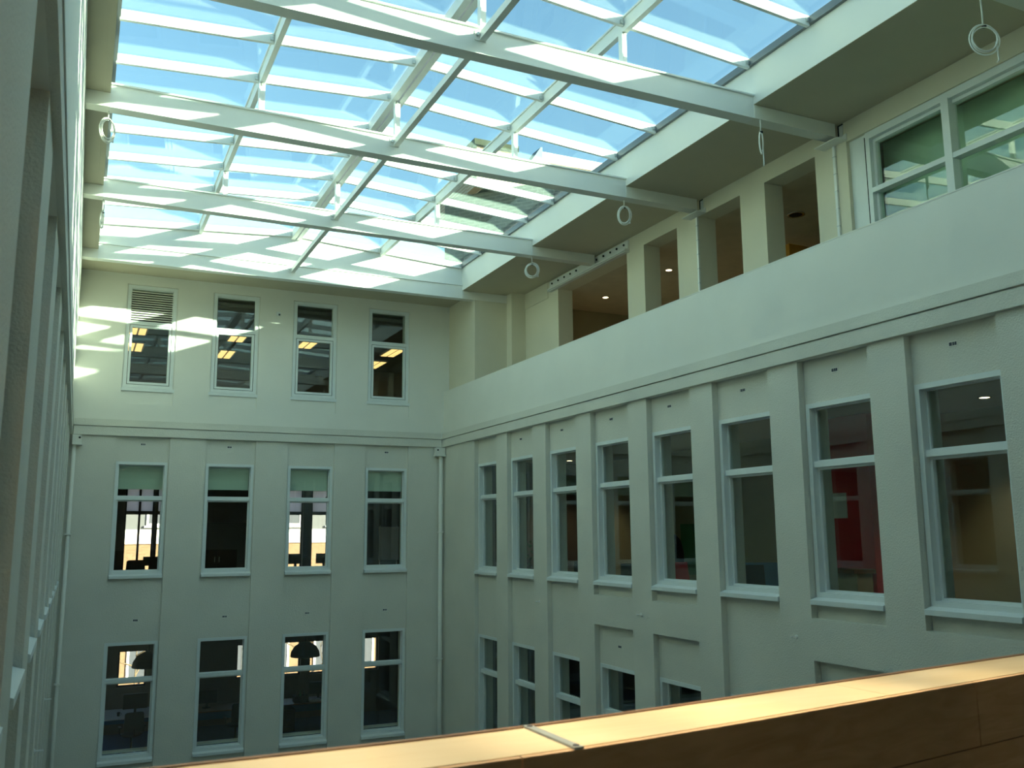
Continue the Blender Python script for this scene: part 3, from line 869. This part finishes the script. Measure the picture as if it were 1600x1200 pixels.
o_ = nt.nodes.new('ShaderNodeOutputMaterial'); mx = nt.nodes.new('ShaderNodeMixShader')
t1 = nt.nodes.new('ShaderNodeBsdfTranslucent'); t2 = nt.nodes.new('ShaderNodeBsdfDiffuse')
t1.inputs[0].default_value = (0.75, 0.76, 0.82, 1); t2.inputs[0].default_value = (0.7, 0.7, 0.75, 1)
mx.inputs[0].default_value = 0.35
nt.links.new(t1.outputs[0], mx.inputs[1]); nt.links.new(t2.outputs[0], mx.inputs[2]); nt.links.new(mx.outputs[0], o_.inputs[0])
for a, b in ((24.2, 25.6), (26.2, 28.4)):  # side windows added to bring sky light into the lower office
    WN[0] += 1
    e = thing('window_%d' % WN[0], (-1.15, (a+b)/2, -4.6), 0, kind='structure')
    w = b-a
    MB().layer('X', -0.04, 0.04, (-w/2, w/2), (0, 2.0), [(-w/2+0.06, w/2-0.06, 0.06, 1.94)]).build('frame', FRAME_W, e)
    MB().box(-0.003, 0.003, -w/2+0.055, w/2-0.055, 0.055, 1.945).build('pane', GLASS_CLEAR, e)
for a, b in FARM: far_window(a, b, -1.05, 1.45, 1.75, FROST)
for a, b in FARB: far_window(a, b, -4.20, -3.19, 0, FROST)

# ------------------------------------------------------------------ office furniture
def task_chair(loc, rz, label, mback=GREYFAB):
    e = thing('task_chair', loc, rz, label, 'chair', 'office task chairs')
    m = MB()
    for k in range(5):
        a = 2*PI*k/5
        m.tube([(0, 0, 0.10), (0.30*math.cos(a), 0.30*math.sin(a), 0.06)], [0.028, 0.018], 6)
    m.build('star_base', CHROME, e)
    cm = MB().ball((0, 0, 0.03), 0.03, 0.02, 0.03, 8, 5).mesh('castor', BLACKP)
    for k in range(5):
        a = 2*PI*k/5
        link('castor', cm, e, (0.30*math.cos(a), 0.30*math.sin(a), 0.0))
    MB().tube([(0, 0, 0.09), (0, 0, 0.42)], 0.025, 8).build('gas_column', BLACKP, e)
    MB().ball((0, 0, 0.47), 0.26, 0.25, 0.055, 16, 6).build('seat', DKFAB, e, True)
    b = MB()
    b.prism([(-0.22, 0.58), (0.22, 0.58), (0.24, 0.75), (0.225, 1.02), (0.18, 1.05), (-0.18, 1.05), (-0.225, 1.02), (-0.24, 0.75)], 'Y', -0.27, -0.22)
    b.build('backrest', mback, e)
    MB().tube([(0, -0.05, 0.42), (0, -0.26, 0.44), (0, -0.28, 0.66)], 0.02, 6).build('back_stem', BLACKP, e)
    for s in (-1, 1):
        MB().tube([(s*0.24, 0.0, 0.46), (s*0.29, 0.0, 0.50), (s*0.29, 0.0, 0.66)], 0.014, 6).box(s*0.29-0.03, s*0.29+0.03, -0.12, 0.12, 0.66, 0.685).build('armrest', BLACKP, e)
    return e
def desk(loc, rz, w, d, top, label):
    e = thing('office_desk', loc, rz, label, 'desk', 'office desks')
    MB().box(-w/2, w/2, -d/2, d/2, 0.71, 0.74).build('top', top, e)
    for sx in (-1, 1):
        for sy in (-1, 1):
            MB().box(sx*(w/2-0.06)-0.025, sx*(w/2-0.06)+0.025, sy*(d/2-0.06)-0.025, sy*(d/2-0.06)+0.025, 0, 0.71).build('leg', ALU, e)
    MB().box(-w/2+0.1, w/2-0.1, d/2-0.05, d/2-0.03, 0.35, 0.70).build('modesty_panel', BLUEP, e)
    return e
def monitor(loc, rz, label, s=1.0):
    e = thing('monitor', loc, rz, label, 'monitor', 'computer monitors')
    MB().box(-0.27*s, 0.27*s, -0.02, 0.02, 0.12, 0.12+0.34*s).build('screen', BLACKP, e)
    MB().box(-0.03, 0.03, 0.0, 0.04, 0.01, 0.25).build('stand', BLACKP, e)
    MB().lathe([(0.12, 0), (0.12, 0.012), (0.03, 0.02)], (0, 0.02, 0), 14).build('foot', BLACKP, e)
    return e
def dome_lamp(loc, ztop, label):
    e = thing('pendant_lamp', loc, 0, label, 'lamp', 'black dome pendants')
    MB().lathe([(0.36, 0.0), (0.37, 0.02), (0.35, 0.13), (0.27, 0.26), (0.14, 0.34), (0.05, 0.37)], (0, 0, 0), 24).build('shade', BLACKP, e, True)
    MB().tube([(0, 0, 0.37), (0, 0, ztop-loc[2])], 0.008, 6).build('cord', BLACKP, e)
    MB().lathe([(0.05, ztop-loc[2]-0.05), (0.05, ztop-loc[2])], (0, 0, 0), 12).build('ceiling_rose', BLACKP, e)
F0, F1, F2 = FLOORS
zc1 = F1-0.35
desk((1.75, 27.85, F0), 0, 2.2, 1.5, DESKW, 'pale desk with a monitor behind the first lower window of the back wall')
monitor((2.0, 27.75, F0+0.74), PI, 'black monitor on the pale desk behind the office chair', 1.15)
task_chair((1.86, 26.3, F0), 0.12, 'grey-backed task chair in front of the pale desk in the lower office')
MB().box(-0.15, 0.15, -0.1, 0.1, 0, 0.02).build('paper_stack', PAPER, None, False, (2.55, 27.5, F0+0.74), label='stack of white paper on the pale desk', cat='paper')
e = thing('mug', (1.58, 27.5, F0+0.74), 0, 'dark mug on the pale desk beside the monitor', 'mug')
MB().lathe([(0.035, 0), (0.042, 0.10), (0.036, 0.10), (0.03, 0.012)], (0, 0, 0), 14).build('cup', BLACKP, e, True)
MB().tube([(0.04, 0, 0.08), (0.07, 0, 0.07), (0.065, 0, 0.03), (0.038, 0, 0.025)], 0.006, 6).build('handle', BLACKP, e)
dome_lamp((2.0, 24.0, -3.05), zc1, 'black dome pendant above the pale desk in the lower office')
desk((4.35, 27.6, F0), 0, 2.0, 1.0, DESKB, 'brown wooden desk in the middle of the lower office')
monitor((3.85, 27.7, F0+0.74), PI, 'black monitor at the left end of the brown desk')
task_chair((4.45, 26.4, F0), 0.3, 'dark task chair in front of the brown desk', DKFAB)
e = thing('laptop', (4.95, 27.5, F0+0.74), 0.2, 'open white laptop on the brown desk', 'laptop')
MB().box(-0.16, 0.16, -0.11, 0.11, 0, 0.018).build('base', ALU, e)
MB().hexa([(-0.16, 0.10, 0.018), (0.16, 0.10, 0.018), (0.16, 0.115, 0.018), (-0.16, 0.115, 0.018), (-0.16, 0.16, 0.23), (0.16, 0.16, 0.23), (0.16, 0.17, 0.23), (-0.16, 0.17, 0.23)]).build('lid', PAPER, e)
desk((6.5, 27.6, F0), 0, 2.0, 1.0, DESKB, 'brown wooden desk with a black crate under the second dome pendant')
monitor((7.0, 27.8, F0+0.74), PI, 'black monitor at the right end of the desk with the crate')
e = thing('storage_crate', (6.4, 27.4, F0+0.74), 0, 'black open crate with bottles on the brown desk', 'crate')
MB().layer('Y', -0.15, -0.14, (-0.2, 0.2), (0, 0.18), []).box(-0.2, 0.2, 0.14, 0.15, 0, 0.18).box(-0.2, -0.19, -0.15, 0.15, 0, 0.18).box(0.19, 0.2, -0.15, 0.15, 0, 0.18).box(-0.2, 0.2, -0.15, 0.15, 0, 0.01).build('tub', BLACKP, e)
for k in range(3):
    MB().lathe([(0.035, 0), (0.035, 0.16), (0.013, 0.21), (0.013, 0.27)], (-0.12+0.11*k, 0.02, 0.012), 10).build('bottle', SLATE if k != 1 else GREENP, e, True)
MB().box(-0.16, 0.16, -0.12, 0.12, 0, 0.05).build('paper_stack', PAPER, None, False, (6.8, 27.35, F0+0.74), label='stack of white paper beside the black crate', cat='paper')
e = thing('drawer_pedestal', (6.0, 27.4, F0), 0, 'black drawer pedestal below the desk with the crate', 'cabinet')
MB().box(-0.2, 0.2, -0.28, 0.28, 0, 0.6).build('body', BLACKP, e)
for k in range(3):
    dd = MB().box(-0.19, 0.19, -0.297, -0.281, 0.02+0.19*k, 0.19+0.19*k).build('drawer', DKFAB, e)
    MB().box(-0.06, 0.06, -0.312, -0.298, 0.14+0.19*k, 0.155+0.19*k).build('handle', CHROME, dd)
task_chair((7.3, 26.5, F0), -0.4, 'dark task chair in front of the desk with the crate', DKFAB)
dome_lamp((5.72, 24.0, -3.03), zc1, 'black dome pendant above the desk with the crate')
# windowsill shelf inside the lower office
MB().box(-0.0, 8.4, 0, 0.22, 0, 0.03).build('inner_sill_shelf', PLASTER_S, None, False, (0.1, D+0.45, -4.50), label='long white shelf behind the lower-row windows of the back wall', cat='shelf')

# middle office
zc2 = F2-0.35
desk((1.9, 26.5, F1), 0, 1.8, 0.8, DESKW, 'pale desk by the rear window of the middle office')
task_chair((1.55, 25.2, F1), 0.4, 'dark task chair beside the rear window of the middle office', DKFAB)
task_chair((2.3, 25.4, F1), -0.5, 'dark task chair pushed up to the pale desk in the middle office', DKFAB)
monitor((2.1, 26.6, F1+0.74), PI, 'black monitor on the pale desk of the middle office', 0.7)
desk((6.2, 25.6, F1), 0, 2.4, 0.8, DESKB, 'long brown desk before the two rear windows of the middle office')
monitor((6.55, 25.7, F1+0.74), PI-0.4, 'black monitor in the middle of the long brown desk', 0.8)
monitor((5.75, 25.7, F1+0.74), PI+0.5, 'black monitor at the left end of the long brown desk', 0.8)
monitor((7.05, 25.7, F1+0.74), PI, 'black monitor at the right end of the long brown desk', 0.8)
def batten(loc, label):
    e = thing('hanging_batten_lamp', loc, 0.0, label, 'lamp', 'hanging batten lamps in the middle office')
    MB().prism([(-0.11, 0.0), (0.11, 0.0), (0.09, 0.05), (-0.09, 0.05)], 'X', -0.55, 0.55).build('housing', SLATE, e)
    for s in (-0.45, 0.45): MB().tube([(s, 0, 0.05), (s, 0, zc2-loc[2])], 0.005, 5).build('wire', BLACKP, e)
batten((5.95, 26.6, 0.98), 'slim grey batten lamp hanging over the left of the long brown desk')
batten((7.25, 26.2, 1.05), 'slim grey batten lamp hanging over the right of the long brown desk')
batten((1.5, 24.5, 1.45), 'slim grey batten lamp hanging near the pale desk of the middle office')
e = thing('whiteboard', (8.05, 24.5, F1), 0, 'white board panel on an easel behind the last middle-row window', 'whiteboard')
MB().box(-0.28, 0.28, -0.015, 0.015, 0.95, 1.85).build('board', PAPER, e)
for s in (-0.24, 0.24): MB().tube([(s, 0.03, 0), (s, 0.03, 1.88)], 0.014, 6).build('leg', ALU, e)
e = thing('cabinet', (3.9, 27.6, F1), 0, 'tall dark cabinet in the middle office behind the second window', 'cabinet')
MB().box(-0.9, 0.9, -0.25, 0.25, 0, 2.0).build('body', DKFAB, e)
for s in (-1, 1):
    dd = MB().box(min(s*0.01, s*0.88), max(s*0.01, s*0.88), -0.27, -0.251, 0.04, 1.96).build('door', BLACKP, e)
    MB().box(s*0.06-0.008, s*0.06+0.008, -0.29, -0.271, 0.9, 1.05).build('handle', CHROME, dd)

# upper office: twin-tube ceiling luminaires, lit
def luminaire(loc, label):
    e = thing('ceiling_luminaire', loc, 0.0, label, 'lamp', 'lit tube luminaires of the upper office')
    MB().box(-0.24, 0.24, -0.62, 0.62, -0.02, 0.028).build('housing', STEEL_W, e)
    for s in (-0.11, 0.11):
        MB().box(s-0.085, s+0.085, -0.58, 0.58, -0.032, -0.021).build('tube', LAMP_ON, e)
for (x, y), wn_ in zip(((1.39, 25.2), (1.43, 27.6), (3.90, 25.1), (3.93, 27.7), (5.83, 25.25), (8.41, 25.5), (8.49, 27.6)),
                       ('first row of the upper office by the slatted window', 'second row of the upper office by the slatted window', 'first row behind the second upper window', 'second row behind the second upper window',
                        'first row behind the third upper window', 'first row behind the fourth upper window', 'second row behind the fourth upper window')):
    luminaire((x, y, 5.352), 'lit twin-tube ceiling luminaire in the ' + wn_)
e = thing('cabinet', (7.6, 26.5, F2), 0, 'tall dark cabinet in the upper office behind the fourth upper window', 'cabinet')
MB().box(-0.5, 0.5, -0.22, 0.22, 0, 2.1).build('body', DESKB, e)
for s in (-1, 1):
    dd = MB().box(min(s*0.01, s*0.48), max(s*0.01, s*0.48), -0.24, -0.221, 0.04, 2.06).build('door', DESKB, e)
    MB().box(s*0.05-0.008, s*0.05+0.008, -0.26, -0.241, 1.0, 1.15).build('handle', CHROME, dd)

# right wing, middle floor
MB().box(12.6, 12.75, YN, D, F1, zc2).build('wall_corridor', ROOM_C, kind='structure')
MB().box(W+0.43, 12.6, 4.0, 4.1, F1, zc2).build('wall_corridor_end', ROOM_C, kind='structure')
MB().box(11.3, 11.5, 10.45, 11.55, F1, 1.84).build('red_partition', REDP, label='red painted wall panel in the corridor behind the right wall', cat='partition')
e = thing('notice_sheet', (11.294, 11.1, 0.22), 0, 'white sheet of paper on the red wall panel', 'paper')
MB().box(0.0, 0.004, -0.15, 0.15, 0.0, 0.40).build('sheet', PAPER, e)
MB().lathe([(0.01, 0), (0.01, 0.006)], (0.002, 0, 0.38), 8).build('pin', REDP, e)
e = thing('wall_phone', (11.284, 11.36, -0.3), 0, 'dark wall phone on the red wall panel', 'phone')
MB().box(-0.03, 0.015, -0.1, 0.1, 0, 0.24).build('body', BLACKP, e)
MB().tube([(-0.05, -0.05, 0.02), (-0.07, -0.05, 0.12), (-0.05, -0.05, 0.22)], 0.022, 8).build('handset', SLATE, e)
e = thing('counter', (11.15, 11.0, F1), 0, 'wooden counter shelf under the red wall panel', 'counter')
MB().box(-0.3, 0.14, -0.55, 0.6, 1.0, 1.06).build('top', DESKB, e)
MB().box(-0.2, 0.12, -0.5, 0.55, 0, 1.0).build('body', ROOM_C, e)
def shell_chair(loc, rz, m_, label):
    e = thing('shell_chair', loc, rz, label, 'chair', 'shell chairs in the corridor')
    e.scale = (1.28, 1.28, 1.28)
    MB().prism([(-0.22, 0.43), (0.20, 0.41), (0.24, 0.45), (-0.18, 0.47), (-0.30, 0.88), (-0.34, 0.87)], 'X', -0.24, 0.24).build('shell', m_, e)
    for sx in (-1, 1):
        for sy in (-1, 1):
            MB().tube([(sx*0.15, sy*0.13, 0.42), (sx*0.22, sy*0.22, 0.0)], 0.012, 6).build('leg', CHROME, e)
shell_chair((9.45, 12.95, F1), 2.9, REDP, 'red shell chair near the fifth right-wall window')
shell_chair((9.5, 11.25, F1), 2.6, DKFAB, 'dark shell chair near the sixth right-wall window')
shell_chair((10.5, 12.0, F1), 2.6, BLUEP, 'blue shell chair near the sixth right-wall window')
e = thing('lounge_seat', (9.6, 16.8, F1), 0, 'black box lounge seat behind the third right-wall window', 'seat')
MB().box(-0.35, 0.35, -0.4, 0.4, 0.1, 0.5).build('seat', DKFAB, e); MB().box(0.2, 0.35, -0.4, 0.4, 0.5, 1.05).build('backrest', DKFAB, e)
for sx in (-1, 1):
    for sy in (-1, 1): MB().tube([(sx*0.3, sy*0.35, 0), (sx*0.3, sy*0.35, 0.1)], 0.015, 6).build('leg', CHROME, e)
e2 = copy_tree(e); e2.location = (9.6, 14.95, F1); e2['label'] = 'black box lounge seat behind the fourth right-wall window'
for o in (e, e2): o['group'] = 'lounge seats in the corridor'
MB().box(12.55, 12.598, 15.6, 17.2, -0.9, 0.2).build('pin_board', GREENP, label='dark green pin board on the corridor wall', cat='board')
e = thing('potted_plant', (9.45, 18.55, F1), 0, 'leafy potted plant behind the second right-wall window', 'plant')
MB().lathe([(0.14, 0), (0.19, 0.32), (0.17, 0.32), (0.15, 0.28)], (0, 0, 0), 16).build('pot', TERRA, e, True)
MB().tube([(0, 0, 0.28), (0.02, 0.02, 0.7), (-0.02, 0, 1.1)], 0.018, 6).build('stem', BARK, e)
lf = MB(); rnd = random.Random(3)
for k in range(120):
    a = rnd.uniform(0, 2*PI); z = rnd.uniform(0.6, 1.5); r0 = rnd.uniform(0.05, 0.34)
    c = Vector((r0*math.cos(a), r0*math.sin(a), z)); dd = Vector((math.cos(a), math.sin(a), rnd.uniform(-0.5, 0.8))).normalized(); sd = dd.cross(Vector((0, 0, 1))).normalized()*0.035
    nn = sd.cross(dd)*0.15
    i = len(lf.v)
    lf.v += [tuple(c), tuple(c+dd*0.07+sd+nn), tuple(c+dd*0.16), tuple(c+dd*0.07-sd+nn)]
    lf.f.append((i, i+1, i+2, i+3))
lf.build('foliage', LEAF, e, kind='stuff')
# a coat on a stand seen as a dark rounded shape
e = thing('coat_stand', (10.05, 13.95, F1), 0, 'dark coat on a stand behind the fifth right-wall window', 'coat stand')
MB().tube([(0, 0, 0), (0, 0, 1.7)], 0.02, 8).build('pole', BLACKP, e)
MB().lathe([(0.2, 0), (0.2, 0.02), (0.03, 0.05)], (0, 0, 0), 16).build('base', BLACKP, e)
MB().lathe([(0.16, 0.75), (0.20, 0.9), (0.19, 1.3), (0.14, 1.5), (0.05, 1.6)], (0, 0, 0), 14).build('coat', DKFAB, e, True)
for x, y, wn_ in ((11.6, 8.58, 'eighth'), (11.71, 11.75, 'seventh'), (11.5, 20.4, 'third')):
    downlight((x, y, zc2-0.001), 'lit corridor downlight seen through the %s right-wall window' % wn_, 'corridor downlights', True, 45)
# right wing, lower floor and left wing back walls
MB().box(11.3, 11.45, YN, D, F0, F1-0.35).build('wall_lower_corridor', ROOM_D, kind='structure')
MB().box(W+0.43, 11.3, 4.0, 4.1, F0, F1-0.35).build('wall_lower_end', ROOM_D, kind='structure')

# ------------------------------------------------------------------ outside: brick house seen through the skylight
bh = thing('brick_house', (12.52, 32.0, -13.0), 0, 'grey brick house with tan brick top and mossy chimney beyond the skylight', 'building')
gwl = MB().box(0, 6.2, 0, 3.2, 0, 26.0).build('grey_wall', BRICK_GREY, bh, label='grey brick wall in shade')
gwl.rotation_euler = (0, 0, math.radians(-50))
MB().box(0.9, 3.35, -1.6, 3.0, 26.0, 27.2).box(3.35, 9.0, -1.6, 3.0, 26.0, 27.55).build('tan_wall', BRICK_TAN, bh, label='tan brick upper wall')
MB().box(3.35, 9.02, -1.64, 3.02, 27.55, 27.95).build('white_parapet', STUCCO, bh, label='white rendered roof parapet')
ch = MB().box(0.55, 2.1, -1.9, -0.9, 26.0, 27.55).build('chimney', BRICK_TAN, bh)
MB().box(0.4, 2.25, -2.05, -0.75, 27.55, 27.78).build('chimney_cap', MOSS, ch)
for k in range(4): MB().ball((0.65+0.42*k, -1.3, 27.80), 0.24, 0.24, 0.10+0.03*(k % 2), 10, 6).build('moss_tuft', MOSS, ch)
MB().hexa([(2.75, -1.9, 27.2), (3.35, -1.9, 27.2), (3.35, -1.2, 27.2), (2.75, -1.2, 27.2), (3.28, -1.9, 28.0), (3.35, -1.9, 28.0), (3.35, -1.2, 28.0), (3.28, -1.2, 28.0)]).build('zinc_flashing', ZINC, bh)

# street house opposite the rear office windows, across a wide square
sh = thing('street_house', (15.0, 100.0, -20.0), 0, 'sunlit brick street house with white bands and windows across the square', 'building')
MB().box(-50, 60, 0, 14, 0, 19.3).build('brick_wall', BRICK_STREET, sh)
MB().box(-50, 60, -0.25, 14, 19.3, 20.7).build('white_band', STUCCO, sh)
MB().box(-50, 60, 0, 14, 20.7, 24.0).build('stucco_wall', mat('grey_stucco', (0.13, 0.14, 0.15), 0.8, 0.04), sh)
MB().prism([(-0.3, 24.0), (14, 24.0), (7, 30)], 'X', -50, 60).build('roof', SLATE, sh)
def swin(x, z, w, h):
    f = MB().layer('Y', -0.16, 0.0, (x-w/2, x+w/2), (z, z+h), [(x-w/2+0.22, x+w/2-0.22, z+0.22, z+h-0.22)])
    f.box(x-w/2-0.2, x+w/2+0.2, -0.3, 0.0, z-0.2, z)
    fo = f.build('window_frame', STUCCO, sh)
    MB().box(x-w/2+0.2, x+w/2-0.2, -0.10, -0.08, z+0.2, z+h-0.2).build('pane', SLATE, fo)
for k in range(19):
    x = -45.2 + 4.6*k
    swin(x-0.1, 6.2, 2.0, 3.4)
    swin(x, 12.6, 2.0, 3.6)
    swin(x+0.9, 21.1, 1.8, 2.2)
MB().box(-90, 120, 29.5, 160, -20.3, -20.0).build('street_ground', GROUND, kind='structure')

# bare street trees between the houses
def bare_tree(loc, h, seed, label):
    e = thing('bare_tree', loc, 0, label, 'tree', 'bare street trees')
    rnd = random.Random(seed)
    tr = MB(); br = MB()
    tr.tube([(0, 0, 0), (0.05, 0, h*0.25), (0, 0.05, h*0.5), (0.05, 0, h*0.95)], [0.20, 0.16, 0.11, 0.02], 8)
    def grow(p, d, L, r, depth):
        q = p + d*L
        mid = (p+q)/2 + Vector((rnd.uniform(-1, 1), rnd.uniform(-1, 1), rnd.uniform(-1, 1)))*L*0.08
        br.tube([p, mid, q], [r, r*0.8, r*0.55], 5)
        if depth > 0:
            for k in range(3):
                t = rnd.uniform(0.35, 1.0)
                s = p + (q-p)*t
                nd = (d + Vector((rnd.uniform(-1, 1), rnd.uniform(-1, 1), rnd.uniform(-0.5, 0.9)))*0.8).normalized()
                grow(s, nd, L*rnd.uniform(0.5, 0.75), r*0.5, depth-1)
    for k in range(14):
        a = k*2.4; z = h*(0.35+0.04*k)
        grow(Vector((0, 0, z)), Vector((math.cos(a), math.sin(a), 0.55)).normalized(), h*0.15, 0.05, 3)
    tr.build('trunk', BARK, e, True)
    br.build('branches', BARK, e, True)
bare_tree((3.9, 60.0, -20.0), 15.0, 11, 'bare tree before the street house beyond the first lower office window')
bare_tree((14.0, 60.0, -20.0), 15.0, 12, 'bare tree before the street house beyond the third lower office window')
